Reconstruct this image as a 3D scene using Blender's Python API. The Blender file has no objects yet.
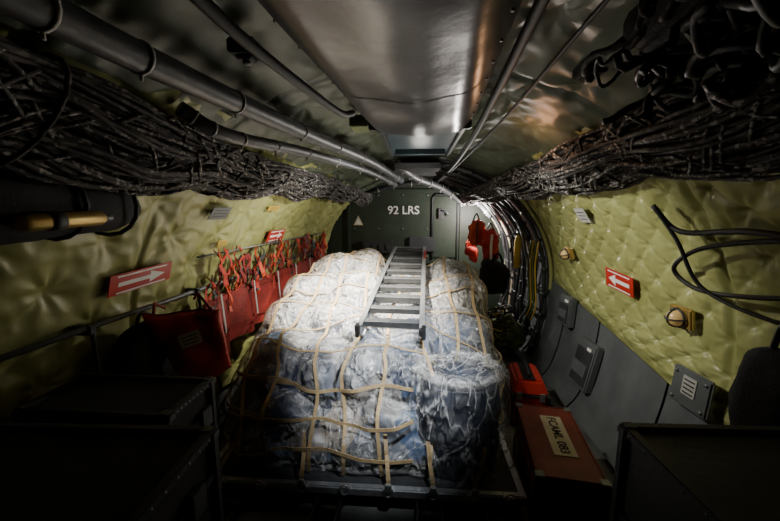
import bpy, bmesh, math, random
from mathutils import Vector, Matrix, noise
from mathutils.bvhtree import BVHTree
random.seed(7)
R=random.random
def U(a,b): return a+(b-a)*R()
scene=bpy.context.scene
pi=math.pi

# ------------------------------------------------------------ materials
def mat(name,col,rough=0.6,metal=0.0,var=0.15,scale=8,bump=0.0,bscale=40,emit=None,es=0,col2=None,spec=0.5):
    m=bpy.data.materials.new(name); m.use_nodes=True
    nt=m.node_tree; b=nt.nodes['Principled BSDF']
    tc=nt.nodes.new('ShaderNodeTexCoord')
    n=nt.nodes.new('ShaderNodeTexNoise'); n.inputs['Scale'].default_value=scale; n.inputs['Detail'].default_value=5
    nt.links.new(tc.outputs['Object'],n.inputs['Vector'])
    r=nt.nodes.new('ShaderNodeValToRGB')
    c2=col2 if col2 else tuple(c*(1+var) for c in col)
    c1=col if col2 else tuple(c*(1-var) for c in col)
    r.color_ramp.elements[0].position=0.35; r.color_ramp.elements[1].position=0.65
    r.color_ramp.elements[0].color=(*c1,1); r.color_ramp.elements[1].color=(*c2,1)
    nt.links.new(n.outputs['Fac'],r.inputs['Fac']); nt.links.new(r.outputs['Color'],b.inputs['Base Color'])
    b.inputs['Roughness'].default_value=rough; b.inputs['Metallic'].default_value=metal
    b.inputs['Specular IOR Level'].default_value=spec
    if bump>0:
        n2=nt.nodes.new('ShaderNodeTexNoise'); n2.inputs['Scale'].default_value=bscale; n2.inputs['Detail'].default_value=6
        nt.links.new(tc.outputs['Object'],n2.inputs['Vector'])
        bp=nt.nodes.new('ShaderNodeBump'); bp.inputs['Strength'].default_value=bump; bp.inputs['Distance'].default_value=0.02
        nt.links.new(n2.outputs['Fac'],bp.inputs['Height']); nt.links.new(bp.outputs['Normal'],b.inputs['Normal'])
    if emit:
        b.inputs['Emission Color'].default_value=(*emit,1); b.inputs['Emission Strength'].default_value=es
    return m
M=dict(
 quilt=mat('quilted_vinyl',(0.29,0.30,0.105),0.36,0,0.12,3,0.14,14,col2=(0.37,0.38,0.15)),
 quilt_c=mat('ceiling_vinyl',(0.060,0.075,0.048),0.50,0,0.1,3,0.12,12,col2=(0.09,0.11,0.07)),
 grey=mat('grey_paint',(0.10,0.11,0.115),0.5,0,0.15,5,0.08,60),
 dgrey=mat('dark_grey_paint',(0.035,0.038,0.042),0.5,0,0.2,6,0.1,50),
 duct=mat('duct_paint',(0.050,0.047,0.060),0.30,0.0,0.35,3,0.2,6),
 bduct=mat('blue_panel_paint',(0.045,0.070,0.09),0.4,0.0,0.2,4,0.1,12),
 floor=mat('floor_panel',(0.14,0.145,0.14),0.5,0,0.25,7,0.2,80),
 green=mat('bulkhead_green',(0.028,0.042,0.028),0.5,0,0.2,3,0.1,20),
 white=mat('white_paint',(0.80,0.80,0.77),0.6,0,0.05),
 black=mat('black_rubber',(0.010,0.010,0.011),0.6,0,0.3),
 canvas=mat('black_canvas',(0.010,0.010,0.012),0.85,0,0.3,8,0.2,90),
 alu=mat('aluminium',(0.60,0.62,0.64),0.34,0.8,0.1,20,0.05,80),
 steel=mat('dull_steel',(0.20,0.21,0.22),0.45,0.6,0.2,12,0.1,60),
 dsteel=mat('worn_dark_steel',(0.06,0.063,0.066),0.5,0.4,0.2,12,0.1,60),
 red=mat('red_fabric',(0.50,0.032,0.013),0.65,0,0.25,10,0.25,60),
 orange=mat('orange_strap',(0.58,0.07,0.015),0.6,0,0.2,10),
 dred=mat('dark_red_fabric',(0.20,0.015,0.010),0.75,0,0.25,10,0.25,60),
 redp=mat('red_paint',(0.48,0.025,0.016),0.4,0,0.1,6),
 maroon=mat('maroon_case',(0.20,0.027,0.018),0.5,0,0.2,9,0.15,60),
 strap=mat('tan_webbing',(0.46,0.33,0.17),0.75,0,0.15,30,0.2,200),
 ystrap=mat('yellow_webbing',(0.60,0.40,0.05),0.6,0,0.1),
 gstrap=mat('green_webbing',(0.12,0.16,0.05),0.7,0,0.2),
 brass=mat('brass',(0.45,0.32,0.10),0.4,0.6,0.1),
 amber=mat('amber_lens',(0.70,0.50,0.22),0.25,0,0.1,emit=(1,0.6,0.2),es=0.08),
 pipe=mat('pipe_grey',(0.070,0.075,0.083),0.45,0.0,0.25,9,0.1,30),
 wood=mat('tan_label',(0.65,0.57,0.42),0.7,0,0.1),
 cord=mat('tie_cord',(0.42,0.41,0.39),0.7,0,0.1),
 bag_inner=mat('dark_bag_inner',(0.010,0.012,0.018),.5,0,.3,6,col2=(.035,.045,.07)),
)
def netmat(name,c1,c2,sc,th):
    m=bpy.data.materials.new(name); m.use_nodes=True; nt=m.node_tree; b=nt.nodes['Principled BSDF']
    tc=nt.nodes.new('ShaderNodeTexCoord'); n=nt.nodes.new('ShaderNodeTexNoise'); n.inputs['Scale'].default_value=sc
    nt.links.new(tc.outputs['Object'],n.inputs['Vector'])
    r=nt.nodes.new('ShaderNodeValToRGB'); r.color_ramp.interpolation='CONSTANT'
    r.color_ramp.elements[0].color=(*c1,1); r.color_ramp.elements[1].color=(*c2,1); r.color_ramp.elements[1].position=th
    nt.links.new(n.outputs['Fac'],r.inputs['Fac']); nt.links.new(r.outputs['Color'],b.inputs['Base Color'])
    b.inputs['Roughness'].default_value=0.75
    return m
M['net']=netmat('rope_net',(0.030,0.026,0.024),(0.26,0.245,0.23),42,.57)
M['netd']=netmat('rope_net_dark',(0.015,0.013,0.012),(0.08,0.07,0.065),24,.55)
def contents():
    m=bpy.data.materials.new('bagged_contents'); m.use_nodes=True; nt=m.node_tree; b=nt.nodes['Principled BSDF']; L=nt.links.new
    tc=nt.nodes.new('ShaderNodeTexCoord'); v=nt.nodes.new('ShaderNodeTexVoronoi'); v.inputs['Scale'].default_value=3.4
    nz=nt.nodes.new('ShaderNodeTexNoise'); nz.inputs['Scale'].default_value=4
    vm=nt.nodes.new('ShaderNodeVectorMath'); vm.operation='MULTIPLY_ADD'; vm.inputs[1].default_value=(.25,.25,.25)
    L(tc.outputs['Object'],nz.inputs['Vector']); L(nz.outputs['Color'],vm.inputs[0]); L(tc.outputs['Object'],vm.inputs[2])
    L(vm.outputs[0],v.inputs['Vector'])
    r=nt.nodes.new('ShaderNodeValToRGB'); sp=nt.nodes.new('ShaderNodeSeparateColor')
    L(v.outputs['Color'],sp.inputs['Color']); L(sp.outputs['Red'],r.inputs['Fac'])
    e=r.color_ramp.elements; e[0].color=(0.010,0.012,0.02,1); e[1].color=(0.30,0.26,0.22,1); e[1].position=0.97
    x=e.new(0.35); x.color=(0.022,0.035,0.07,1); x=e.new(0.65); x.color=(0.07,0.115,0.20,1); x=e.new(.84); x.color=(.14,.15,.17,1)
    L(r.outputs['Color'],b.inputs['Base Color']); b.inputs['Roughness'].default_value=0.45
    return m
M['contents']=contents()
def film(name,a0,a1,topgain,sc=(7,7,7),fold=.22,rough=.13,vs=1.0):
    m=bpy.data.materials.new(name); m.use_nodes=True; nt=m.node_tree; b=nt.nodes['Principled BSDF']; L=nt.links.new
    b.inputs['Base Color'].default_value=(0.90,0.88,0.85,1); b.inputs['Roughness'].default_value=rough
    b.inputs['Specular IOR Level'].default_value=1.0
    tc=nt.nodes.new('ShaderNodeTexCoord')
    mp=nt.nodes.new('ShaderNodeMapping'); mp.inputs['Scale'].default_value=sc; L(tc.outputs['Object'],mp.inputs['Vector'])
    n=nt.nodes.new('ShaderNodeTexNoise'); n.inputs['Scale'].default_value=0.45; n.inputs['Detail'].default_value=6; n.inputs['Distortion'].default_value=1.5
    L(mp.outputs[0],n.inputs['Vector'])
    nw=nt.nodes.new('ShaderNodeTexNoise'); nw.inputs['Scale'].default_value=.8; nw.inputs['Detail'].default_value=2; L(mp.outputs[0],nw.inputs['Vector'])
    wv=nt.nodes.new('ShaderNodeVectorMath'); wv.operation='MULTIPLY_ADD'; wv.inputs[1].default_value=(2.2,2.2,2.2); L(nw.outputs['Color'],wv.inputs[0]); L(mp.outputs[0],wv.inputs[2])
    def vor(scale,feat):
        v=nt.nodes.new('ShaderNodeTexVoronoi'); v.feature=feat; v.inputs['Scale'].default_value=scale; L(wv.outputs[0],v.inputs['Vector']); return v
    v1=vor(.75*vs,'DISTANCE_TO_EDGE'); v2=vor(1.7*vs,'F1'); v3=vor(3.6*vs,'F1')
    rg=nt.nodes.new('ShaderNodeMapRange'); L(v1.outputs['Distance'],rg.inputs['Value']); rg.inputs['From Min'].default_value=0; rg.inputs['From Max'].default_value=.07
    rg.inputs['To Min'].default_value=1; rg.inputs['To Max'].default_value=0; rg.interpolation_type='SMOOTHSTEP'
    r=nt.nodes.new('ShaderNodeMapRange'); L(n.outputs['Fac'],r.inputs['Value']); r.inputs['From Min'].default_value=.46; r.inputs['From Max'].default_value=.64
    r.inputs['To Min'].default_value=a0; r.inputs['To Max'].default_value=a1
    ad=nt.nodes.new('ShaderNodeMath'); ad.operation='MULTIPLY_ADD'; L(rg.outputs[0],ad.inputs[0]); ad.inputs[1].default_value=fold; L(r.outputs[0],ad.inputs[2])
    ad2=nt.nodes.new('ShaderNodeMath'); ad2.operation='MULTIPLY_ADD'; L(v2.outputs['Distance'],ad2.inputs[0]); ad2.inputs[1].default_value=.12; L(ad.outputs[0],ad2.inputs[2])
    sp=nt.nodes.new('ShaderNodeSeparateXYZ'); L(tc.outputs['Object'],sp.inputs[0])
    zz=nt.nodes.new('ShaderNodeMapRange'); L(sp.outputs['Z'],zz.inputs['Value']); zz.inputs['From Min'].default_value=.72; zz.inputs['From Max'].default_value=1.05
    zz.inputs['To Min'].default_value=-.05; zz.inputs['To Max'].default_value=topgain
    a2=nt.nodes.new('ShaderNodeMath'); a2.operation='ADD'; a2.use_clamp=True; L(ad2.outputs[0],a2.inputs[0]); L(zz.outputs[0],a2.inputs[1])
    L(a2.outputs[0],b.inputs['Alpha'])
    bp=nt.nodes.new('ShaderNodeBump'); bp.inputs['Strength'].default_value=1.0; bp.inputs['Distance'].default_value=0.035
    h1=nt.nodes.new('ShaderNodeMath'); h1.operation='MULTIPLY_ADD'; h1.inputs[1].default_value=.45; L(v3.outputs['Distance'],h1.inputs[0]); L(v2.outputs['Distance'],h1.inputs[2])
    h2=nt.nodes.new('ShaderNodeMath'); h2.operation='MULTIPLY_ADD'; h2.inputs[1].default_value=-1.3; L(v1.outputs['Distance'],h2.inputs[0]); L(h1.outputs[0],h2.inputs[2])
    L(h2.outputs[0],bp.inputs['Height']); L(bp.outputs['Normal'],b.inputs['Normal'])
    return m
M['film']=film('plastic_film',.05,.30,.20,(9,9,6),.22)
M['film2']=film('plastic_bag_film',.02,.16,.0,(10,10,4),.34)

# ------------------------------------------------------------ builder
class B:
    def __init__(s): s.v=[];s.f=[];s.m=[];s.s=[];s.mats=[]
    def mi(s,k):
        if k not in s.mats: s.mats.append(k)
        return s.mats.index(k)
    def add(s,vs,fs,k,smooth=False):
        o=len(s.v); s.v+= [tuple(p) for p in vs]; i=s.mi(k)
        for f in fs: s.f.append([a+o for a in f]); s.m.append(i); s.s.append(smooth)
    def box(s,c,size,k,rot=None,bev=0.006,taper=None):
        bm=bmesh.new(); bmesh.ops.create_cube(bm,size=1)
        for v in bm.verts:
            v.co=Vector((v.co.x*size[0],v.co.y*size[1],v.co.z*size[2]))
            if taper and v.co.z>0: v.co.x*=taper; v.co.y*=taper
        if bev>0: bmesh.ops.bevel(bm,geom=bm.edges[:],offset=min(bev,min(size)*0.4),segments=2,affect='EDGES')
        Rm=rot if rot else Matrix.Identity(3); c=Vector(c)
        bm.verts.index_update()
        s.add([Rm@v.co+c for v in bm.verts],[[v.index for v in f.verts] for f in bm.faces],k); bm.free()
    def tube(s,pts,r,k,seg=8,closed=False,sm=True):
        pts=[Vector(p) for p in pts]; n=len(pts); vs=[];fs=[]
        t=(pts[1]-pts[0]).normalized(); a=t.orthogonal().normalized()
        for i,p in enumerate(pts):
            t=(pts[min(i+1,n-1)]-pts[max(i-1,0)])
            if closed: t=pts[(i+1)%n]-pts[i-1]
            if t.length<1e-9: t=Vector((0,1,0))
            t.normalize(); a=(a-t*a.dot(t)); 
            if a.length<1e-6: a=t.orthogonal()
            a.normalize(); b=t.cross(a)
            rr=r[i] if isinstance(r,(list,tuple)) else r
            for j in range(seg):
                q=2*pi*j/seg; vs.append(p+(a*math.cos(q)+b*math.sin(q))*rr)
        for i in range(n if closed else n-1):
            for j in range(seg):
                i2=(i+1)%n; fs.append([i*seg+j,i*seg+(j+1)%seg,i2*seg+(j+1)%seg,i2*seg+j])
        if not closed: fs.append(list(range(seg))[::-1]); fs.append([(n-1)*seg+j for j in range(seg)])
        s.add(vs,fs,k,sm)
    def cyl(s,a,b,r,k,seg=16): 
        s.tube([a,b],r,k,seg,sm=False if seg<6 else True)
    def ribbon(s,pts,nor,w,k,t=0.004):
        pts=[Vector(p) for p in pts]; n=len(pts); vs=[];fs=[]
        for i,p in enumerate(pts):
            tg=(pts[min(i+1,n-1)]-pts[max(i-1,0)]).normalized(); N=Vector(nor[i] if isinstance(nor,list) else nor)
            sd=tg.cross(N); 
            if sd.length<1e-6: sd=tg.orthogonal()
            sd.normalize(); N=sd.cross(tg).normalized()
            for q in (( -1,0),(1,0),(1,1),(-1,1)): vs.append(p+sd*w/2*q[0]+N*t*q[1])
        for i in range(n-1):
            for j in range(4): fs.append([i*4+j,i*4+(j+1)%4,(i+1)*4+(j+1)%4,(i+1)*4+j])
        fs+= [[3,2,1,0],[(n-1)*4+j for j in range(4)]]
        s.add(vs,fs,k)
    def grid(s,fn,nu,nv,k,smooth=True,flip=False):
        vs=[fn(i/nu,j/nv) for i in range(nu+1) for j in range(nv+1)]; fs=[]
        for i in range(nu):
            for j in range(nv):
                a=i*(nv+1)+j; f=[a,a+nv+1,a+nv+2,a+1]; fs.append(f[::-1] if flip else f)
        s.add(vs,fs,k,smooth)
    def blob(s,c,size,k,p=0.5,n=28,amp=0.03,fr=4,rot=None,seed=0):
        vs=[];fs=[];c=Vector(c)
        def sg(x,e): return math.copysign(abs(x)**e,x)
        for i in range(n+1):
            th=-pi/2+pi*i/n
            for j in range(2*n):
                ph=2*pi*j/(2*n)
                d=Vector((sg(math.cos(th),p)*sg(math.cos(ph),p),sg(math.cos(th),p)*sg(math.sin(ph),p),sg(math.sin(th),p)))
                q=Vector((d.x*size[0]/2,d.y*size[1]/2,d.z*size[2]/2))
                q+=d*amp*noise.noise(q*fr+Vector((seed,seed*2,0)))+d*amp*0.4*noise.noise(q*fr*3+Vector((seed,0,0)))
                if rot: q=rot@q
                vs.append(q+c)
        m=2*n
        for i in range(n):
            for j in range(m): fs.append([i*m+j,i*m+(j+1)%m,(i+1)*m+(j+1)%m,(i+1)*m+j])
        s.add(vs,fs,k,True)
    def make(s,name,parent=None):
        me=bpy.data.meshes.new(name); me.from_pydata(s.v,[],s.f)
        for k in s.mats: me.materials.append(M[k])
        me.polygons.foreach_set('material_index',s.m); me.polygons.foreach_set('use_smooth',s.s); me.update()
        ob=bpy.data.objects.new(name,me); scene.collection.objects.link(ob)
        if parent: ob.parent=parent
        return ob
def cat(pts,n=10):
    P=[Vector(p) for p in pts]; P=[P[0]*2-P[1]]+P+[P[-1]*2-P[-2]]; out=[]
    for i in range(1,len(P)-2):
        for k in range(n):
            t=k/n;a,b,c,d=P[i-1],P[i],P[i+1],P[i+2]
            out.append(0.5*((2*b)+(c-a)*t+(2*a-5*b+4*c-d)*t*t+(3*b-a-3*c+d)*t**3))
    out.append(P[-2]); return out
def text(name,body,size,loc,rot,k,parent,ext=0.001,align='CENTER'):
    c=bpy.data.curves.new(name,'FONT'); c.body=body; c.size=size; c.extrude=ext; c.align_x=align; c.align_y='CENTER'
    c.offset=size*.012
    c.materials.append(M[k]); o=bpy.data.objects.new(name,c); scene.collection.objects.link(o)
    o.matrix_world=Matrix.Translation(loc)@rot.to_4x4()
    if parent: o.parent=parent
    return o
def ridge(p): return 1-2*abs(noise.noise(p))

# ------------------------------------------------------------ fuselage shell
YB=5.75
def ab(y): return 1.74-0.052*(y-1), 1.62-0.058*(y-1)
def sec(side,y,ph,off=0.0):
    a,b=ab(y)
    def p(ph):
        if ph<0: return Vector((1.33+(a-1.33)*math.cos(ph),0,1+math.sin(ph)))
        return Vector((a*math.cos(ph),0,1+b*math.sin(ph)))
    q=p(ph); t=(p(ph+0.01)-p(ph-0.01)).normalized(); n=Vector((-t.z,0,t.x))
    q=q+n*off
    return Vector((q.x*side,y,q.z))
def zphi(y,z):
    a,b=ab(y); return math.asin(max(-1,min(1,(z-1)/(1 if z<1 else b))))
def wallpt(side,y,z,off=0.0): return sec(side,y,zphi(y,z),off)
def wallframe(side,y,z,off):
    p=wallpt(side,y,z,off); up=(wallpt(side,y,z+0.05,off)-wallpt(side,y,z-0.05,off)).normalized()
    al=(wallpt(side,y+0.05,z,off)-wallpt(side,y-0.05,z,off)).normalized()*side*-1
    n=al.cross(up).normalized(); up=n.cross(al).normalized()
    return p,Matrix((al,up,n)).transposed()
PH=math.radians(50)
def quilt(y,s,d,A,seed,wr=1.0):
    p=(y+s)/d; r=(y-s)/d
    fp=p-round(p); fr=r-round(r); dd=math.hypot(fp,fr)
    f=A*(1-math.exp(-(dd/0.15)**2))*.65
    f+=A*0.34*abs(math.sin(pi*p)*math.sin(pi*r))**0.7
    f+=0.014*noise.noise(Vector((y*1.8,s*1.8,seed)))+wr*0.006*noise.noise(Vector((y*7,s*3,seed+3)))
    ang=math.atan2(fr,fp); f+=wr*0.004*math.sin(ang*7+seed+round(p)*2+round(r))*math.exp(-(dd/.45)**2)*min(1,dd*8)
    f+=wr*0.008*max(0,ridge(Vector((y*3+s*2,s*4-y,seed+7)))-.4)+wr*0.005*ridge(Vector((y*9,s*6+y*2,seed+9)))
    seam=abs(y/0.93-round(y/0.93)); f*=min(1,0.25+seam*22)
    return f
def ze(y): return 0.62+0.185*(y-1.9) if y<4.05 else 1.02
b=B(); b.grid(lambda u,v:sec(-1,-1.2+(YB+1.2)*u,-pi/2+(PH+pi/2)*v,-0.03),60,30,'grey')
def fl(u,v):
    y=-0.3+5.95*u; p0=math.asin(0.35-1); ph=p0+(PH+0.1-p0)*v
    return sec(-1,y,ph,quilt(y,ph*1.62,0.46,0.030,5.0,1.8))
b.grid(fl,460,180,'quilt',flip=True)
b.make('wall_left')
b=B(); b.grid(lambda u,v:sec(1,-1.2+(YB+1.2)*u,-pi/2+(PH+pi/2)*v,-0.03),60,30,'grey')
def fr(u,v):
    y=-0.3+4.3*u; p0=math.asin(max(-1,min(1,max(0.3,ze(y))-1))); ph=p0+(PH+0.1-p0)*v
    e=min(1,v*14,(1-u)*40)
    return sec(1,y,ph,e*quilt(y,ph*1.62,0.25,0.032,1.0))
b.grid(fr,440,200,'quilt')
def dado(y0,y1):
    def f(u,v):
        y=y0+(y1-y0)*u; z=0.02+(ze(y)-0.0)*v; return wallpt(1,y,z,0.03)
    b.grid(f,12,10,'grey')
for y0,y1 in ((0.2,1.3),(1.32,2.2),(2.22,3.0),(3.02,3.6),(3.62,4.05)): dado(y0,y1)
b.tube([sec(1,4.0,-0.1+1.0*t/30,0.03) for t in range(31)],0.022,'quilt',8)
b.make('wall_right')
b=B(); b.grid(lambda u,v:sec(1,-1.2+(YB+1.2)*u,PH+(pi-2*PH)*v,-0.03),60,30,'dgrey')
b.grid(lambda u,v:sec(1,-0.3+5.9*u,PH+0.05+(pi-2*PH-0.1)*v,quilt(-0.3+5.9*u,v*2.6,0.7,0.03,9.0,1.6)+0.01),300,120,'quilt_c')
b.make('ceiling')
b=B()
b.box((0,(YB-1.2)/2,-0.03),(2.9,YB+1.2,0.06),'floor',bev=0)
for x in (-1.05,0.98,1.2):
    b.box((x,(YB-1.2)/2,0.004),(0.035,YB+1.1,0.012),'steel',bev=0.002)
for y in [i*0.5-1 for i in range(13)]:
    for x in (-1.2,0.85,1.1): b.cyl((x,y,0),(x,y,0.008),0.022,'steel',12)
b.make('floor')
b=B(); b.grid(lambda u,v:Vector(((u*2-1)*1.9,-1.2,-0.05+v*3)),4,4,'dgrey'); b.make('wall_front')

# ------------------------------------------------------------ bulkhead
b=B()
b.box((0,YB+0.03,1.25),(3.3,0.06,2.8),'green',bev=0)
b.box((-1.1,YB-0.01,1.3),(0.05,0.05,2.2),'green'); b.box((0.75,YB-0.01,1.3),(0.05,0.05,2.2),'green')
b.box((-0.2,YB-0.01,2.12),(2.2,0.04,0.05),'green'); b.box((-0.2,YB-0.01,0.95),(2.2,0.04,0.05),'green')
for x in (-1.0,-.6,-.2,.2,.6):
    for z in (1.05,1.5,2.05): b.cyl((x,YB+.0,z),(x,YB-.012,z),0.014,'steel',8)
b.box((-0.62,YB-0.03,1.20),(0.5,0.08,0.2),'dgrey'); b.box((0.12,YB-0.03,1.25),(0.42,0.06,0.24),'dgrey')
for i in range(4): b.box((-.8+i*.12,YB-.075,1.2),(.07,.02,.1),'dsteel')
b.add([(-1.02,YB-.005,1.56),(-.86,YB-.005,1.56),(-.94,YB-.005,1.72)],[[0,1,2]],'wood')
b.add([(-0.99,YB-.007,1.575),(-.89,YB-.007,1.575),(-.94,YB-.007,1.67)],[[0,1,2]],'white')
wb=b.make('wall_back')
text('bulkhead_lettering','92 LRS',0.185,(-0.19,YB-0.01,1.80),Matrix.Rotation(pi/2,3,'X'),'white',wb,.002)
b=B()
dc=[(0.28,1.0),(0.28,2.0),(0.33,2.06),(0.63,2.06),(0.68,2.0),(0.68,1.0)]
b.tube([(x,YB-.02,z) for x,z in dc],0.015,'dgrey',6); b.box((0.48,YB-.015,1.53),(0.38,0.02,1.0),'green')
b.box((0.42,YB-.05,1.75),(0.09,0.05,0.16),'dsteel'); b.tube([(0.42,YB-.08,1.8),(0.5,YB-.1,1.78),(0.54,YB-.09,1.72)],0.014,'steel',8)
b.make('door_1')

# ------------------------------------------------------------ exposed ribs (right rear)
b=B()
for i,y in enumerate((4.02,4.36,4.72,5.08,5.42)):
    pts=[sec(1,y,-1.2+2.6*t/30,0.05) for t in range(31)]
    b.ribbon(pts,[Vector((-1,0,0))]*31,0.04,'dsteel' if i<3 else 'steel',0.02)
    pts2=[sec(1,y,-1.2+2.6*t/30,0.10) for t in range(31)]
    b.tube(pts2,0.024,'wood' if i>=3 else ('grey' if i%2 else 'dgrey'),8)
    for t in range(3,30,3): b.cyl(pts2[t]+Vector((0,-.03,0)),pts2[t]+Vector((0,.03,0)),0.03,'dsteel',8)
for ph in (-.7,-.4,-.1,.2,.5,.8):
    b.tube([sec(1,4.0+1.7*t/8,ph,0.06) for t in range(9)],0.015,'dsteel',6)
for i in range(10):
    s0=random.random()*10; r=U(.012,.024)
    pts=[sec(1,4.22+0.12*i+0.15*noise.noise(Vector((t*.2,s0,0))),-0.9+ (2.3)*t/24,0.14+0.06*noise.noise(Vector((t*.25,s0,4)))) for t in range(25)]
    b.tube(pts,r,random.choice(['black','dgrey','pipe','gstrap','dsteel']),7)
    for t in range(2,24,4): b.tube([pts[t],pts[t]+Vector((0,.01,.012))],r*1.25,'cord',8)
b.make('fuselage_rib_frame')

for (y,z,w,h) in ((3.50,0.80,0.24,0.30),(3.02,0.44,0.30,0.42)):
    b=B(); p,F=wallframe(1,y,z,0.07)
    b.box(p,(w,h,0.07),'grey',F,0.012); b.box(p+F@Vector((0,-.02,0.035)),(w-.06,h-.10,0.012),'dgrey',F,0.004)
    b.box(p+F@Vector((0,-h*.1,0.045)),(w-.1,h*.25,0.01),'grey',F,0)
    b.box(p+F@Vector((w*.2,h*.36,0.040)),(0.06,0.025,0.006),'white',F,0)
    b.make('equipment_panel')
b=B(); p,F=wallframe(1,1.98,0.77,0.09); b.box(p,(0.26,0.22,0.03),'grey',F,0.01)
b.box(p+F@Vector((0,0.02,0.017)),(0.09,0.11,0.006),'cord',F,0)
for i in range(4): b.box(p+F@Vector((0,-.02+i*.025,0.021)),(0.07,0.008,0.002),'black',F,0)
for sx in (-1,1):
    for sy in (-1,1): b.cyl(p+F@Vector((sx*.10,sy*.08,.01)),p+F@Vector((sx*.10,sy*.08,.024)),0.01,'steel',8)
b.make('junction_panel')
b=B(); b.tube([(1.24,0.2,0.06),(1.24,5.5,0.06)],0.02,'dsteel',8)
for i in range(10): b.box((1.24,0.4+i*.5,0.03),(0.07,0.05,0.06),'dsteel')
b.make('baseboard_right')

# ------------------------------------------------------------ placards
def placard(side,y,z,w,h,off=0.075,arrow=1,tilt=0):
    b=B(); p,F=wallframe(side,y,z,off)
    if tilt: F=F@Matrix.Rotation(tilt,3,'Z')
    b.box(p,(w,h,0.006),'redp',F,0)
    L=lambda x,yy:p+F@Vector((x,yy,0.005))
    x0,x1=-w*.38*arrow,w*.38*arrow; q=h*.1; 
    b.add([L(x0,-q),L(x1*.3,-q),L(x1*.3,q),L(x0,q)],[[0,1,2,3] if arrow>0 else [3,2,1,0]],'white')
    b.add([L(x1*.3,-h*.3),L(x1,0),L(x1*.3,h*.3)],[[0,1,2] if arrow>0 else [2,1,0]],'white')
    for yy in (-h*.4,h*.4): b.add([L(-w*.4,yy-.006),L(w*.4,yy-.006),L(w*.4,yy+.004),L(-w*.4,yy+.004)],[[0,1,2,3]],'white')
    b.make('arrow_placard')
placard(1,2.70,1.28,0.32,0.15,arrow=-1,tilt=-.1)
placard(-1,1.85,1.44,0.42,0.12,arrow=1,tilt=.05)
placard(-1,3.45,1.58,0.36,0.12,arrow=1)
for side,y,z,w,h,k in ((1,2.9,1.80,.14,.13,'cord'),(-1,2.35,1.82,.20,.10,'grey'),(-1,3.1,1.86,.2,.05,'ystrap'),(-1,2.55,1.58,.12,.05,'ystrap')):
    b=B(); p,F=wallframe(side,y,z,0.07); b.box(p,(w,h,0.005),k,F,0)
    for i in range(3): b.box(p+F@Vector((0,-h*.25+i*h*.25,.004)),(w*.7,h*.05,.002),'dgrey',F,0)
    b.make('warning_label')
for (y,z,s) in ((3.42,1.42,.9),(2.12,1.18,1.0)):
    b=B(); p,F=wallframe(1,y,z,0.075)
    b.box(p,(0.17*s,0.13*s,0.03),'brass',F,0.01)
    c=[p+F@Vector((0,0,d)) for d in (0.0,0.03,0.055,0.075,0.083)]
    b.tube(c,[0.052*s,0.052*s,0.046*s,0.03*s,0.006],'amber',18)
    b.tube([p+F@Vector((0.056*s*math.cos(t*pi/8),0.056*s*math.sin(t*pi/8),0.03)) for t in range(16)],0.007,'dgrey',6,closed=True)
    for a in (0,pi/2): b.tube([p+F@Vector((0.058*s*math.cos(a)*math.cos(t),0.058*s*math.sin(a)*math.cos(t),0.02+0.07*math.sin(t))) for t in [pi*i/10 for i in range(11)]],0.005,'dgrey',6)
    b.make('sidewall_lamp')

# ------------------------------------------------------------ overhead duct
b=B()
def dsec(u,v):
    y=0.0+2.12*u; hw=0.365-0.05*u; xc=-0.15+0.17*u
    t=-1+2*v; f=max(0,(abs(t)-0.50)/0.50)
    x=xc+hw*math.copysign(min(abs(t)*1.12,1.0)+.06*f,t)
    z=2.245+0.22*f**2.2+0.016*noise.noise(Vector((x*3,y*2.5,0)))-0.025*math.exp(-((t-.05)/.35)**2)
    return Vector((x,y,z))
b.grid(dsec,60,60,'duct')
for y in (0.75,1.45): b.grid(lambda u,v:dsec((y+0.02*u)/2.12,v)+Vector((0,0,-0.004)),1,60,'duct')
for v in (0.0,1.0): b.tube([dsec(i/20,v) for i in range(21)],.016,'black',8)
for v in (.10,.90):
    for i in range(12): q=dsec(.1+i*.075,v); b.cyl(q,q+Vector((0,0,-.006)),.006,'dgrey',8)
b.box((0.02,2.13,2.37),(0.60,0.03,0.20),'duct')
b.box((0.02,2.16,2.28),(0.50,0.05,0.04),'bduct')
for i in range(10): b.cyl((-.24+i*.058,2.12,2.285),(-.24+i*.058,2.11,2.285),0.008,'steel',8)
b.make('overhead_air_duct')
b=B()
b.box((0.04,2.95,2.40),(0.62,1.6,0.06),'bduct'); b.box((0.04,2.75,2.36),(0.5,1.0,0.02),'bduct')
b.box((0.04,3.35,2.34),(0.46,0.05,0.05),'bduct'); b.box((-.24,2.95,2.355),(0.03,1.5,0.03),'dgrey'); b.box((.32,2.95,2.355),(0.03,1.5,0.03),'dgrey')
b.box((-.36,2.35,2.36),(0.12,0.18,0.07),'gstrap')
b.box((0.02,4.3,2.28),(0.5,0.9,0.06),'dgrey')
b.make('overhead_access_panel')
b=B()
b.tube(cat([(.33,.2,2.47),(.38,1.0,2.46),(.43,2.0,2.43),(.45,2.8,2.38),(.40,3.8,2.28),(.30,5.0,2.2)],10),.022,'black',10)
b.tube(cat([(.58,.2,2.45),(.58,1.2,2.44),(.56,2.4,2.38),(.45,3.6,2.28),(.35,4.8,2.2)],10),.009,'black',8)
b.make('overhead_cable_run')
def pipe(pts,r,k,ties,name):
    b=B(); P=cat(pts,14); b.tube(P,r,k,14)
    if ties:
        for i in range(4,len(P)-2,ties):
            t=(P[i+1]-P[i]).normalized(); b.tube([P[i],P[i]+t*0.010],r*1.10,'cord',14)
            b.tube([P[i]+t*.004+Vector((0,0,-r)),P[i]+t*.004+Vector((.0,0,-r-.02))],.005,'cord',6)
    b.make(name)
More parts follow.
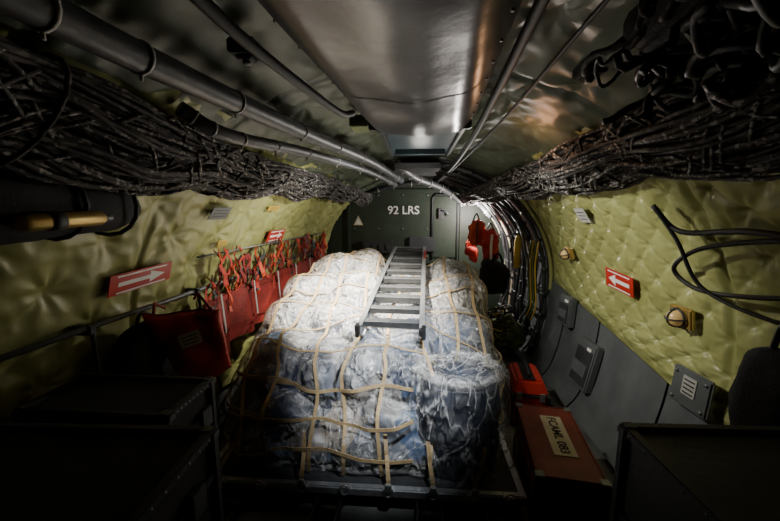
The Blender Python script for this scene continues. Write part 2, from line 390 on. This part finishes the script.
pipe([(-.86,-.2,2.22),(-.83,.6,2.235),(-.80,1.2,2.25),(-.66,2.4,2.28),(-.45,3.5,2.28),(-.2,5.0,2.22)],0.045,'pipe',7,'overhead_pipe')
pipe([(-.98,1.45,2.22),(-.88,1.65,2.15),(-.74,2.4,2.19),(-.5,3.6,2.2),(-.28,5.0,2.16)],0.032,'pipe',6,'overhead_pipe')
pipe([(-.50,.8,2.28),(-.47,1.1,2.27),(-.39,1.8,2.29),(-.37,2.1,2.36)],0.018,'black',0,'overhead_hose')
pipe([(-.2,3.9,2.3),(0.0,4.6,2.22),(.35,5.0,2.12),(.72,5.2,1.9)],0.05,'pipe',6,'overhead_pipe')
pipe([(-.9,5.3,2.0),(-.4,5.2,2.15),(0.2,5.2,2.2),(.8,5.2,2.0),(1.1,5.1,1.7)],0.035,'dgrey',6,'overhead_pipe')
for (x,y,z) in ((-.62,1.32,2.38),(.72,1.6,2.38)):
    b=B(); b.box((x,y,z),(0.10,0.10,0.05),'black'); b.box((x,y,z-.03),(0.06,0.06,0.02),'dgrey'); b.cyl((x,y,z-.03),(x,y,z-.05),0.015,'steel',10)
    b.make('ceiling_bracket')

# ------------------------------------------------------------ bundled cargo nets
def netbundle(side,path,w0,h0,n,seed,name):
    b=B(); P=cat(path,18); N=len(P)
    def pos(i,ox,oz,s,ph,fq,amp):
        p=P[i]; y=p.y; k=1.4-.17*max(0,y); k=max(k,.5)
        g=0.80+0.20*abs(math.sin(y*3.3))
        dx=ox*w0*k*g+amp*math.sin(y*fq+ph)+.03*noise.noise(Vector((y*2,s,0)))
        dz=oz*h0*k*g+amp*.5*math.sin(y*fq+ph+1)+.03*noise.noise(Vector((y*2,s,5)))-0.04*abs(math.sin(y*3.3))*k
        return p+Vector((dx,0,dz-dx*side*0.5))
    for k in range(n):
        a=U(0,2*pi); rr=math.sqrt(R()); ox=rr*math.cos(a); oz=rr*math.sin(a); s=seed+k*3.7; ph=U(0,6); fq=U(8,14); amp=U(.004,.014)
        A=[pos(i,ox,oz,s,ph,fq,amp) for i in range(N)]
        b.tube(A,U(.007,.012),'net' if k%3 else 'netd',6)
    for k in range(n*4):
        a=U(0,2*pi); i=random.randrange(1,N-4)
        A=[]; 
        for q in range(3):
            aa=a+q*.30*(1 if k%2 else -1); A.append(pos(i+q,math.cos(aa)*.98,math.sin(aa)*.98,seed,0,10,.01))
        b.tube(cat(A,3),0.008,'net',5)
    for i in range(5,N,8):
        kk=max(1.4-.17*max(0,P[i].y),.5)
        b.tube([P[i]+Vector((math.cos(t*pi/8)*w0*.90*kk,0,math.sin(t*pi/8)*h0*.90*kk-.02-math.cos(t*pi/8)*w0*kk*side*.5)) for t in range(16)],0.008,'netd',6,closed=True)
    return b.make(name)
netbundle(-1,[(-1.20,-.2,2.13),(-1.18,.8,2.11),(-1.16,2.0,2.05),(-1.04,3.4,2.06),(-.86,4.5,2.02),(-.72,5.3,1.97)],0.17,0.105,124,3,'rolled_cargo_net')
netbundle(1,[(1.14,-.2,2.17),(1.13,.8,2.16),(1.08,2.0,2.11),(.98,3.2,2.06),(.85,4.2,2.02),(.7,5.2,1.97)],0.18,0.105,130,40,'rolled_cargo_net')
b=B()
for k in range(90):
    c=Vector((U(.60,1.2),U(.5,1.25),U(2.14,2.32))); r=U(.06,.18); s=R()*20
    ax=Matrix.Rotation(U(0,6),3,'Z')@Matrix.Rotation(U(-.5,.5)+.2,3,'X')
    pts=[c+ax@Vector((r*math.cos(t*.175),r*.8*math.sin(t*.175),.09*noise.noise(Vector((t*.2,s,0))))) for t in range(int(U(18,36)))]
    b.tube(pts,U(.006,.014),random.choice(['netd','netd','black','netd','net','dgrey']),7)
b.tube(cat([(.50,.5,2.27),(.60,.75,2.24),(.78,.95,2.28),(1.0,1.25,2.2)],8),0.025,'black',10)
b.tube(cat([(.70,.45,2.2),(.86,.75,2.16),(1.02,.95,2.2),(1.25,1.2,2.1)],8),0.025,'black',10)
b.blob((.88,.9,2.33),(.6,.75,.18),'canvas',.7,20,.05,5,seed=3)
b.tube([(.78,.78,2.2),(.80,.80,2.2),(.92,.92,2.2),(.94,.94,2.2)],[.03,.06,.06,.03],'dgrey',16)
b.make('stowed_cargo_hoist')

b=B()
def wp(y,z,o): return wallpt(1,y,z,o)
b.tube(cat([wp(1.3,1.75,.1),wp(1.6,1.72,.12),wp(1.85,1.66,.14),wp(2.05,1.52,.13),wp(1.95,1.42,.12),wp(1.7,1.44,.13),wp(1.3,1.52,.1)],8),0.012,'black',8)
b.tube(cat([wp(1.3,1.4,.1),wp(1.55,1.36,.13),wp(1.85,1.46,.16),wp(1.92,1.72,.15),wp(2.0,1.9,.12)],8),0.010,'black',8)
b.tube(cat([wp(1.1,1.70,.12),wp(1.5,1.78,.13),wp(1.9,1.76,.13),wp(2.0,1.9,.12)],8),0.014,'black',8)
b.make('coiled_hose')
b=B(); b.blob((1.50,1.45,.98),(0.16,0.30,0.5),'canvas',.6,18,.02,5,seed=8); b.tube(cat([(1.46,1.4,1.2),(1.48,1.45,1.34),(1.5,1.5,1.2)],6),.012,'black',6); b.make('hanging_canvas_bag')

# left foreground
b=B(); b.blob((-1.45,1.05,1.82),(0.30,1.3,0.26),'canvas',.75,24,.02,3,seed=2)
for y in (.6,.95,1.3,1.55): b.tube([(-1.45+.155*math.cos(t*pi/8),y,1.82+.135*math.sin(t*pi/8)) for t in range(16)],.010,'black',6,closed=True)
b.make('rolled_litter')
b=B(); b.tube([(-1.27,1.02,1.76),(-1.27,1.05,1.76),(-1.29,1.34,1.77),(-1.29,1.36,1.77)],[.02,.03,.03,.02],'brass',16)
b.tube([(-1.29,1.36,1.77),(-1.292,1.40,1.77)],.012,'steel',10); b.tube([(-1.275,1.12,1.763),(-1.277,1.17,1.764)],.034,'black',16); b.make('oxygen_bottle')

# ------------------------------------------------------------ left rail, red web seats
b=B(); b.tube([(-1.58,.3,1.25),(-1.54,3,1.23),(-1.45,5.5,1.22)],0.014,'steel',10)
for y in (.7,1.5,2.3,3.1,3.9,4.7,5.3):
    x=-1.58+.025*(y-.3); b.box((x-.04,y,1.23),(0.10,0.04,0.05),'dsteel'); b.tube([(x,y,1.23),(x+.02,y+.0,.9),(x+.12,y,0.5)],.010,'dgrey',6)
b.make('seat_rail')
b=B()
def curtain(u,v):
    y=2.25+3.0*u; z=1.17-0.42*v-0.04*math.sin(y*4)*v
    x=-1.46+.02*(y-2)+0.035*math.sin(y*16+2*math.sin(y*3))*(.3+v)+0.04*v
    return Vector((x,y,z+0.015*noise.noise(Vector((y*7,z*5,0)))))
b.grid(curtain,160,14,'dred')
for i in range(24):
    y=2.35+i*.125; s=R()*9; x=-1.45+.02*(y-2)
    top=1.45+U(-.12,.07)
    for j in range(4):
        yy=y+U(-.07,.07)
        pts=[Vector((x+.07*noise.noise(Vector((t*.4,s+j,0))),yy+.10*noise.noise(Vector((t*.35,s+j,3))),top-.04*t)) for t in range(int(U(6,11)))]
        b.ribbon(pts,[Vector((1,.5*math.sin(t*.3+s),.1)) for t in range(len(pts))],U(.02,.045),random.choice(['red','orange','dred','red','dred','dgrey']),.003)
    if i%4==0:
        pts=[Vector((x+.05,y+.02*t*.3,1.2-.05*t)) for t in range(7)]
        b.ribbon(pts,[Vector((1,0,0))]*7,.02,'cord',.003)
for zz in (1.14,.85):
    b.ribbon([curtain(t/40,(1.17-zz)/.42)+Vector((.012,0,0)) for t in range(41)],[Vector((1,0,0))]*41,.04,'dred',.004)
b.tube([(-1.45,2.2,1.49),(-1.38,5.2,1.47)],.006,'steel',6)
b.make('red_web_seat')
b=B(); b.blob((-1.50,1.78,.93),(.16,.42,.5),'canvas',.6,20,.03,5,seed=21)
b.tube(cat([(-1.46,1.65,1.15),(-1.50,1.75,1.24),(-1.48,1.9,1.15)],6),.01,'black',6); b.make('black_kit_bag')
b=B()
BC=Vector((-1.27,1.85,1.02))
rt=Matrix.Rotation(.50,3,'Z')@Matrix.Rotation(-.26,3,'Y')
def bag(u,v):
    a=2*pi*u; w=0.165*(1.12-.34*(1-v)); h=0.43
    x=math.copysign(abs(math.cos(a))**.6,math.cos(a))*w; y=math.copysign(abs(math.sin(a))**.6,math.sin(a))*0.05*(1.0 if v>.02 and v<.98 else .4)
    z=-h/2+h*v-.05*(x/.18)*v
    d=Vector((x,y,z))+Vector((0,.035*noise.noise(Vector((x*9,z*7,0))),.020*noise.noise(Vector((x*7,2,z*5)))))
    return BC+rt@d
b.grid(bag,48,24,'red')
L=lambda x,z,d=-.078:BC+rt@Vector((x,d,z))
b.add([L(-.055,.03),L(.055,.03),L(.055,.11),L(-.055,.11)],[[0,1,2,3]],'wood')
for i in range(3): b.add([L(-.04,.045+.02*i,-.080),L(.04,.045+.02*i,-.080),L(.04,.05+.02*i,-.080),L(-.04,.05+.02*i,-.080)],[[0,1,2,3]],'black')
b.tube([L(-.15,.2,-.03),L(-.12,.30,.06),L(-.10,.24,.14)],.008,'dred',8); b.tube([L(.15,.17,-.03),L(.1,.28,.06),L(.06,.24,.14)],.008,'dred',8)
b.make('red_equipment_bag')

# ------------------------------------------------------------ pallet
b=B()
px0,px1,py0,py1=-1.30,0.64,1.86,4.45
b.box(((px0+px1)/2,(py0+py1)/2,0.13),(px1-px0,py1-py0,0.05),'dsteel')
for x in (px0,px1): b.box((x,(py0+py1)/2,0.13),(0.05,py1-py0+.05,0.06),'alu',bev=.008)
for y in (py0,py1): b.box(((px0+px1)/2,y,0.13),(px1-px0+.05,0.045,0.055),'alu',bev=.008)
RX=[-1.18,-.92,-.66,-.40,-.14,.12,.36,.56]
for x in RX:
    b.box((x,py0-.02,.155),(.07,.05,.03),'alu'); b.tube([(x+.026*math.cos(t*pi/6),py0-.05,.165+.032*math.sin(t*pi/6)) for t in range(12)],.006,'alu',6,closed=True)
b.make('cargo_pallet')
b=B()
for x in (-1.1,-.5,.1,.5):
    for s in (-.07,.07): b.box((x+s,2.9,.05),(.012,3.9,.08),'dsteel',bev=.002)
    for i in range(28): 
        y=1.05+i*.12; b.cyl((x-.06,y,.068),(x+.06,y,.068),.025,'dsteel',10)
b.make('roller_conveyor')

# ------------------------------------------------------------ load
b=B(); 
bl=[((-.80,2.58,.50),(.90,.90,.66)),((-.74,3.45,.62),(1.00,1.35,.92)),((-.98,2.9,.5),(.56,1.6,.66)),
 ((-.10,2.40,.44),(.60,.62,.52)),((-.30,2.24,.68),(.32,.36,.32)),((-.02,2.27,.66),(.30,.36,.30)),((-.14,2.12,.36),(.42,.26,.34)),
 ((-.1,3.2,.56),(.75,1.9,.80)),((.34,3.6,.60),(.56,1.5,.92)),((.36,2.90,.48),(.52,.95,.74)),((.3,2.50,.4),(.6,.5,.5)),
 ((-.62,3.9,.76),(.6,.7,1.06)),((-1.0,2.28,.36),(.46,.40,.40)),((-.2,3.95,.62),(1.6,.8,.86)),((-.55,2.2,.34),(.44,.38,.34)),
 ((-.62,2.30,.62),(.38,.40,.38)),((-.95,2.42,.68),(.42,.46,.38)),
 ((-1.0,2.85,.80),(.46,.42,.34)),((-.62,2.75,.84),(.42,.40,.30)),((-.95,3.3,.98),(.50,.44,.36)),((-.55,3.2,1.0),(.40,.42,.34)),((-.85,3.75,1.12),(.52,.46,.34)),
 ((.40,2.85,.80),(.40,.42,.30)),((.42,3.30,.98),(.42,.46,.34)),((.42,3.85,1.04),(.44,.48,.32)),((-.1,3.9,.98),(.5,.5,.3)),((.52,3.1,.62),(.3,.4,.4)),((.54,2.65,.5),(.24,.36,.36)),
 ((-1.18,2.6,.5),(.2,.4,.4)),((-1.2,3.1,.62),(.2,.44,.4)),((-.40,2.10,.32),(.3,.2,.24)),((-.82,2.08,.42),(.36,.2,.26)),((-.36,2.62,.80),(.3,.4,.26)),((-.10,2.10,.28),(.9,.3,.22)),((-.85,2.12,.27),(.8,.3,.22))]
for i,(c,s) in enumerate(bl): b.blob(c,s,'contents',.62,16,.06,4,rot=Matrix.Rotation(.12*math.sin(i*2.3),3,'Z')@Matrix.Rotation(.12*math.sin(i*1.3),3,'X'),seed=i*5.1)
tmp=b.make('tmp_load'); md=tmp.modifiers.new('r','REMESH'); md.mode='VOXEL'; md.voxel_size=0.015
sm=tmp.modifiers.new('s','SMOOTH'); sm.iterations=2
dg=bpy.context.evaluated_depsgraph_get(); me=bpy.data.meshes.new_from_object(tmp.evaluated_get(dg))
bpy.data.objects.remove(tmp)
def disp(me,name,base,fold,crin,key,seed,smooth_it=0):
    me2=me.copy(); me2.name=name
    if smooth_it:
        bm=bmesh.new(); bm.from_mesh(me2)
        for _ in range(smooth_it): bmesh.ops.smooth_vert(bm,verts=bm.verts,factor=.5,use_axis_x=True,use_axis_y=True,use_axis_z=True)
        bm.normal_update(); bm.to_mesh(me2); bm.free()
    nn=[v.normal.copy() for v in me2.vertices]
    for v,n in zip(me2.vertices,nn):
        c=v.co.copy(); w=c+Vector((noise.noise(c*3+Vector((seed,0,0))),noise.noise(c*3+Vector((0,seed,0))),noise.noise(c*3+Vector((0,0,seed)))))*.25
        w.z*=.6
        d=base+fold*ridge(w*4.0)+crin*ridge(w*10)+crin*.5*ridge(w*21)
        v.co=c+n*d
        if v.co.z<.17: v.co.z=.17+.1*(v.co.z-.17)
        if v.co.z<.163: v.co.z=.163
    me2.materials.clear(); me2.materials.append(M[key])
    me2.polygons.foreach_set('material_index',[0]*len(me2.polygons)); me2.polygons.foreach_set('use_smooth',[True]*len(me2.polygons)); me2.update()
    return me2
root=bpy.data.objects.new('palletized_baggage_load',None); scene.collection.objects.link(root)
cm=disp(me,'baggage',-.018,.006,.002,'contents',2); co=bpy.data.objects.new('baggage',cm); scene.collection.objects.link(co); co.parent=root
fm=disp(me,'plastic_wrap',.018,.018,.014,'film',9,5); fo=bpy.data.objects.new('plastic_wrap',fm); scene.collection.objects.link(fo); fo.parent=root

b=B()
def drum(rad,amp,seed,c=(0.29,2.12,0),z0=.17,z1=.80,k='film2'):
    def f(u,v):
        a=2*pi*u; 
        if v<.72: t=v/.72; z=z0+(z1-z0)*t; r=rad*(.96+.10*math.sin(t*pi)+.06*t)
        else: t=(v-.72)/.28; z=z1+.035*math.sin(t*pi)-.055*t; r=rad*1.02*(1-t**1.2)
        x=math.copysign(abs(math.cos(a))**.75,math.cos(a)); y=math.copysign(abs(math.sin(a))**.75,math.sin(a))
        p=Vector((x*r*1.10,y*r*.92,z)); q=p*5+Vector((seed,0,0))
        rr=amp*ridge(q)+amp*.9*ridge(Vector((x*5,y*5,z*1.6+seed)))+amp*.3*ridge(q*2.6)
        return Vector(c)+p+Vector((x*rr,y*rr,rr*.6*(v>.7)))
    b.grid(f,140,80,k)
drum(.205,.010,4,k='bag_inner',z1=.74); drum(.235,.022,11)
for q in range(3):
    s=q*7.3
    P=[Vector((.29+(.250+.012*math.sin(t*.9+s))*math.cos(t*pi/24),2.12+(.210+.012*math.sin(t*1.3+s))*math.sin(t*pi/24),.79+.012*q+.022*noise.noise(Vector((t*.4,s,0))))) for t in range(48)]
    b.tube(P,[.012+.010*abs(noise.noise(Vector((t*.6,s,2)))) for t in range(48)],'film2',8,closed=True)
b.make('bagged_bundle',root)
b=B()
def skirt(u,v):
    x=.34+.36*u; z=.46-.28*v
    return Vector((x,1.93-.03*v+.03*ridge(Vector((x*7,z*3,2)))+.30*max(0,u-.5),z+.01*math.sin(x*20)*v))
b.grid(skirt,70,30,'film2'); b.make('loose_film',root)

# ------------------------------------------------------------ cargo net over load
bv=BVHTree.FromPolygons([v.co[:] for v in fm.vertices],[p.vertices[:] for p in fm.polygons])
def project(samples):
    out=[]
    for o,t in samples:
        d=(t-o); L=d.length; h=bv.ray_cast(o,d.normalized(),L)
        if h[0]: out.append([h[0],-d.normalized()])
    for it in range(8):
        P=[p[0].copy() for p in out]
        for i in range(1,len(out)-1):
            m=(P[i-1]+P[i+1])/2; dd=m-P[i]
            if dd.dot(out[i][1])<0: dd*=0.12
            out[i][0]=P[i]+dd*.8
    return [p+n*.008 for p,n in out],[n for p,n in out]
clamp=lambda x,a,b:max(a,min(b,x))
b=B()
def wst(S,w=.022,k='strap'):
    P,N=project(S)
    if len(P)>4: b.ribbon(P,N,w,k,.004)
def perim(lo,hi,zt,n1=26,n2=80):
    return [(lo,.18+(zt-.18)*i/n1) for i in range(n1)]+[(lo+(hi-lo)*i/n2,zt) for i in range(n2)]+[(hi,zt-(zt-.18)*i/n1) for i in range(n1+1)]
for i,x in enumerate((-1.12,-.90,-.66,-.42,-.17,.07,.30,.52)):
    def xx(y,z): return x+.08*math.sin(i*2.1)*(y-3)*.4+.02*math.sin(y*4+i*1.7)+.02*math.sin(z*5+i*2)
    wst([(Vector((xx(y,z),y,z)),Vector((xx(y,z),clamp(y,2.5,3.9),clamp(z,.18,.45)))) for y,z in perim(1.6,4.7,1.5)])
for i,y in enumerate((2.25,2.50,2.76,3.02,3.28,3.54,3.8,4.1)):
    wst([(Vector((x,y+.05*math.sin(x*3+i*1.9),z)),Vector((clamp(x,-.95,.25),y+.05*math.sin(x*3+i*1.9),clamp(z,.18,.45)))) for x,z in perim(-1.7,1.05,1.5)])
for z in (.32,.50,.68):
    wst([(Vector((-1.25+1.25*t/60,1.5,z+.03*math.sin(t*.15+z*9))),Vector((-1.25+1.25*t/60,2.6,z+.03*math.sin(t*.15+z*9)))) for t in range(61)])
    wst([(Vector((1.1,2.0+2.3*t/60,z)),Vector((0,2.0+2.3*t/60,z))) for t in range(61)])
    wst([(Vector((-1.7,2.0+2.3*t/60,z)),Vector((-.6,2.0+2.3*t/60,z))) for t in range(61)])
for (x,xr,yy) in ((-1.12,-1.18,1.99),(-.68,-.66,1.95),(-.17,-.14,1.95),(.09,.12,1.90),(.42,.36,1.87)):
    b.ribbon([(x,yy,.44),(x*.6+xr*.4,yy-.03,.32),(xr,1.825,.23),(xr,1.812,.18)],[Vector((0,-1,.1))]*4,.024,'strap',.004); b.box((xr,1.805,.20),(.04,.02,.05),'alu')
b.make('net_straps',root)

# ------------------------------------------------------------ ladder
b=B()
A=Vector((-.16,2.25,.99)); C=Vector((-.06,4.3,1.32)); ax=(C-A).normalized(); sd=Vector((1,-.05,0)).normalized(); up=sd.cross(ax).normalized(); sd=ax.cross(up)
F=Matrix((sd,ax,up)).transposed(); Lg=(C-A).length
def LP(x,y,z): return A+F@Vector((x,y,z))
for s in (-1,1):
    def rx(t): return s*(.225-.035*t)
    for part in ((0,.0,.012,.075),(-.5*s*.03,.035,.03,.008),(-.5*s*.03,-.035,.03,.008)):
        vs=[]; 
        for t in (0,1):
            for q in ((-1,-1),(1,-1),(1,1),(-1,1)): vs.append(LP(rx(t)+part[0]+q[0]*part[2]/2,Lg*t,part[1]+q[1]*part[3]/2))
        b.add(vs,[[3,2,1,0],[4,5,6,7],[0,1,5,4],[1,2,6,5],[2,3,7,6],[3,0,4,7]],'alu')
    b.tube([LP(s*.20,.05,-.065),LP(s*.18,Lg*.97,-.065)],.014,'alu',8)
    b.box(LP(rx(0),.0,0),(.03,.06,.09),'black',F)
    for t in (.3,.62): b.tube([LP(s*.205,Lg*t,-.0),LP(s*.195,Lg*t+.12,-.065)],.008,'steel',6)
for i in range(9):
    t=.06+i*.106; w=2*(.225-.035*t)-.01
    b.box(LP(0,Lg*t,.01),(w,.060,.018),'alu',F,.003); b.box(LP(0,Lg*t-.030,-.002),(w,.006,.04),'dsteel',F,.001)
    for j in range(3): b.box(LP(0,Lg*t-.018+j*.018,.021),(w*.92,.005,.004),'dsteel',F,0)
    if i%2==0: b.cyl(LP(-.19,Lg*t+.05,-.065),LP(.19,Lg*t+.05,-.065),.01,'alu',8)
b.box(LP(0,Lg-.03,.02),(.40,.10,.03),'steel',F,.01)
b.box(LP(.195,Lg-.35,.045),(.02,.3,.012),'redp',F,.001)
b.make('step_ladder')

# ------------------------------------------------------------ toolbox, case
b=B(); Rz=Matrix.Rotation(-.12,3,'Z'); tc=Vector((1.0,3.0,0.0))
T=lambda x,y,z:tc+Rz@Vector((x,y,z))
b.box(T(0,0,.15),(.30,.50,.26),'redp',Rz,.012); b.box(T(0,0,.33),(.30,.50,.11),'redp',Rz,.02,taper=.72)
b.box(T(0,0,.275),(.31,.51,.012),'dgrey',Rz,.003); b.box(T(0,0,.03),(.29,.49,.06),'dgrey',Rz,.004)
b.box(T(0,0,.387),(.10,.34,.006),'black',Rz,.002)
b.tube(cat([T(0,-.13,.385),T(0,-.11,.43),T(0,.11,.43),T(0,.13,.385)],6),.014,'black',8)
for x in (-.09,.09): b.box(T(x,-.255,.275),(.04,.015,.07),'alu',Rz,.003)
b.box(T(0,-.253,.14),(.12,.01,.05),'black',Rz,.002); b.box(T(-.153,0,.15),(.01,.3,.03),'black',Rz,.002)
for sx in (-.14,.14): b.box(T(sx,-.252,.15),(.02,.008,.26),'black',Rz,.002)
b.make('red_toolbox')
b=B(); Rz=Matrix.Rotation(-.13,3,'Z'); tc=Vector((.885,2.05,0)); T=lambda x,y,z:tc+Rz@Vector((x,y,z))
W_,D_,H_=.34,.70,.40
b.box(T(0,0,.15),(W_,D_,.28),'maroon',Rz,.008); b.box(T(0,0,.35),(W_,D_,.10),'maroon',Rz,.008); b.box(T(0,0,.295),(W_-.01,D_-.01,.02),'black',Rz,0)
for sx in (-1,1):
    for sy in (-1,1): b.box(T(sx*W_/2,sy*D_/2,.2),(.03,.03,.40),'dsteel',Rz,.004); b.box(T(sx*(W_/2-.01),sy*(D_/2-.01),.395),(.05,.05,.02),'steel',Rz,.004)
for sx in (-1,1): b.box(T(sx*W_/2,0,.398),(.012,D_,.012),'maroon',Rz,.003)
for sy in (-1,1): b.box(T(0,sy*D_/2,.398),(W_,.012,.012),'maroon',Rz,.003)
for x in (-.09,.09): b.box(T(x,-D_/2-.01,.30),(.05,.02,.08),'steel',Rz,.004)
b.tube(cat([T(-.05,-D_/2,.19),T(-.04,-D_/2-.03,.17),T(.04,-D_/2-.03,.17),T(.05,-D_/2,.19)],6),.008,'black',8)
b.box(T(.02,.03,.402),(.13,.40,.004),'wood',Rz,0)
cs=b.make('maroon_storage_case')
text('case_lettering','FCAML 083',.075,T(.02,.03,.406),Rz@Matrix.Rotation(-pi/2,3,'Z'),'black',cs,.0005)

# ------------------------------------------------------------ foreground cases
def rackcase(name,x0,x1,y0,y1,z1,rz=0,body='dgrey',z0=0.0):
    b=B(); c=Vector(((x0+x1)/2,(y0+y1)/2,0)); w=x1-x0; d=y1-y0; Rz=Matrix.Rotation(rz,3,'Z')
    T=lambda x,y,z:c+Rz@Vector((x,y,z))
    if z0>0: b.box(T((w-.5)/2-.02,0,z0/2),(.5,d-.04,z0),'canvas',Rz,.01)
    zc=(z0+z1)/2; h=z1-z0; tr='dgrey' if body!='canvas' else 'black'
    b.box(T(0,0,zc),(w-.02,d-.02,h-.02),body,Rz,.01); b.box(T(0,0,z0+h*.72),(w,d,.03),tr,Rz,.004)
    for sx in (-1,1):
        b.box(T(sx*(w/2-.008),0,z1-.01),(.03,d,.03),tr,Rz,.004)
        for sy in (-1,1):
            b.box(T(sx*(w/2-.008),sy*(d/2-.008),zc),(.03,.03,h),tr,Rz,.004)
            b.box(T(sx*(w/2-.014),sy*(d/2-.014),z1-.014),(.055,.055,.045),'dgrey',Rz,.012)
    for sy in (-1,1): b.box(T(0,sy*(d/2-.008),z1-.01),(w,.03,.03),tr,Rz,.004)
    for i in range(9):
        for sx in (-1,1): b.blob(T(sx*(w/2+.004),-d/2+.05+i*(d-.1)/8,z1-.012),(.012,.012,.012),'steel',1,6,0)
    for sx in (-1,1):
        for yy in (-d*.25,d*.25): b.box(T(sx*(w/2+.005),yy,z0+h*.72),(.02,.07,.09),'dsteel',Rz,.003)
        b.tube(cat([T(sx*(w/2+.005),-.07,z0+h*.5),T(sx*(w/2+.035),-.05,z0+h*.48),T(sx*(w/2+.035),.05,z0+h*.48),T(sx*(w/2+.005),.07,z0+h*.5)],5),.01,'black',8)
    return b.make(name)
rackcase('equipment_transit_case',-1.55,-.93,1.15,1.45,1.03,body='canvas',z0=.5)
rackcase('equipment_transit_case',-1.55,-.66,.50,1.02,1.07,rz=.04,body='canvas',z0=.5)
rackcase('equipment_transit_case',.70,1.38,.45,1.12,1.10,rz=.03,body='dgrey')

# ------------------------------------------------------------ rear right items
b=B()
for (c,s,sd_,k) in (((.82,4.75,1.50),(.16,.16,.32),1,'orange'),((.98,4.62,1.34),(.20,.20,.40),2,'redp'),((.80,4.95,1.24),(.16,.14,.26),3,'red')):
    b.blob(c,s,k,.6,20,.07,9,seed=sd_)
    b.tube(cat([(c[0]-.05,c[1],c[2]+s[2]/2-.02),(c[0],c[1],c[2]+s[2]/2+.1),(c[0]+.05,c[1],c[2]+s[2]/2-.02)],5),.01,'black',6)
b.ribbon([(.98,4.49,1.5),(.97,4.48,1.35),(.98,4.50,1.15)],[Vector((0,-1,0))]*3,.03,'white')
b.ribbon([(.82,4.64,1.66),(.81,4.63,1.52),(.82,4.65,1.38)],[Vector((0,-1,0))]*3,.02,'dgrey'); b.make('life_vest_bundle')
b=B(); b.blob((1.02,4.5,.96),(.34,.36,.44),'canvas',.6,18,.05,5,seed=4); b.tube(cat([(.95,4.35,1.15),(1.02,4.3,1.28),(1.1,4.35,1.15)],6),.014,'black',6); b.make('duffel_bag')
b=B()
b.blob((1.10,4.35,.22),(.5,.6,.42),'gstrap',.8,18,.10,5,seed=12)
for k in range(64):
    c=Vector((U(.88,1.20),U(3.98,4.50),U(.2,.54))); r=U(.06,.17); ax_=Matrix.Rotation(U(0,6),3,'Z')@Matrix.Rotation(U(-1,1),3,'X')
    b.tube([c+ax_@Vector((r*math.cos(t*.4),r*math.sin(t*.4),.02*math.sin(t))) for t in range(int(U(9,16)))],U(.006,.012),random.choice(['gstrap','gstrap','ystrap','netd','net','net','black']),6)
b.make('tangled_tiedown_straps')
b=B()
for i in range(4):
    y=3.96+.07*i
    b.tube(cat([wallpt(1,y,1.5,.12),wallpt(1,y+.03,1.25,.20),wallpt(1,y,1.0,.22),wallpt(1,y-.03,.7,.2),wallpt(1,y+.05,.5,.2)],7),.009,'ystrap' if i%2==0 else 'gstrap',7)
b.make('yellow_tiedown_straps')
b=B(); e=Vector((1.25,4.3,1.3)); b.tube([e+Vector((0,0,z)) for z in (-.2,-.18,.14,.18,.2)],[.03,.04,.04,.03,.02],'ystrap',14); b.cyl(e+Vector((0,0,.2)),e+Vector((0,0,.25)),.02,'steel',8)
b.tube(cat([e+Vector((0,0,.23)),e+Vector((-.07,0,.2)),e+Vector((-.08,0,0))],5),.01,'black',6); b.make('yellow_oxygen_bottle')

# ------------------------------------------------------------ lights
def light(kind,name,loc,e,col=(1,1,1),size=.05,tgt=None,spot=None,blend=.6):
    l=bpy.data.lights.new(name,kind); l.energy=e; l.color=col
    if kind=='AREA': l.size=size
    else: l.shadow_soft_size=size
    if spot: l.spot_size=math.radians(spot); l.spot_blend=blend
    o=bpy.data.objects.new(name,l); scene.collection.objects.link(o); o.location=loc
    if tgt: o.rotation_euler=(Vector(tgt)-Vector(loc)).to_track_quat('-Z','Y').to_euler()
    return o
light('SPOT','load_spot',(-.40,2.35,2.18),820,(1,.93,.80),.03,(-.45,3.05,.9),76,.9)
light('SPOT','load_front_spot',(.30,1.15,2.12),330,(.90,.95,1),.03,(-.15,2.45,.65),50,.95)
light('SPOT','right_wall_spot',(-.3,2.3,2.12),150,(1,.97,.86),.05,(1.6,2.75,1.2),70,1.0)
light('SPOT','left_wall_spot',(.3,2.8,2.12),140,(1,.97,.88),.05,(-1.6,3.2,1.36),68,1.0)
light('POINT','cabin_lamp',(.05,3.4,2.15),3,(1,.97,.88),.08)
light('POINT','door_light',(.90,5.05,1.74),80,(1,.93,.86),.05)
light('POINT','warm_glint',(.72,2.4,2.2),2.2,(1,.5,.25),.03)
w=bpy.data.worlds.new('w'); scene.world=w; w.use_nodes=True; w.node_tree.nodes['Background'].inputs[0].default_value=(.5,.55,.6,1); w.node_tree.nodes['Background'].inputs[1].default_value=.003

cam=bpy.data.cameras.new('camera'); co=bpy.data.objects.new('camera',cam); scene.collection.objects.link(co)
cam.lens=16; cam.sensor_width=36; cam.clip_start=.02
co.location=(0,0,1.8); co.rotation_euler=(math.radians(81.8),0,math.radians(4.1)); scene.camera=co
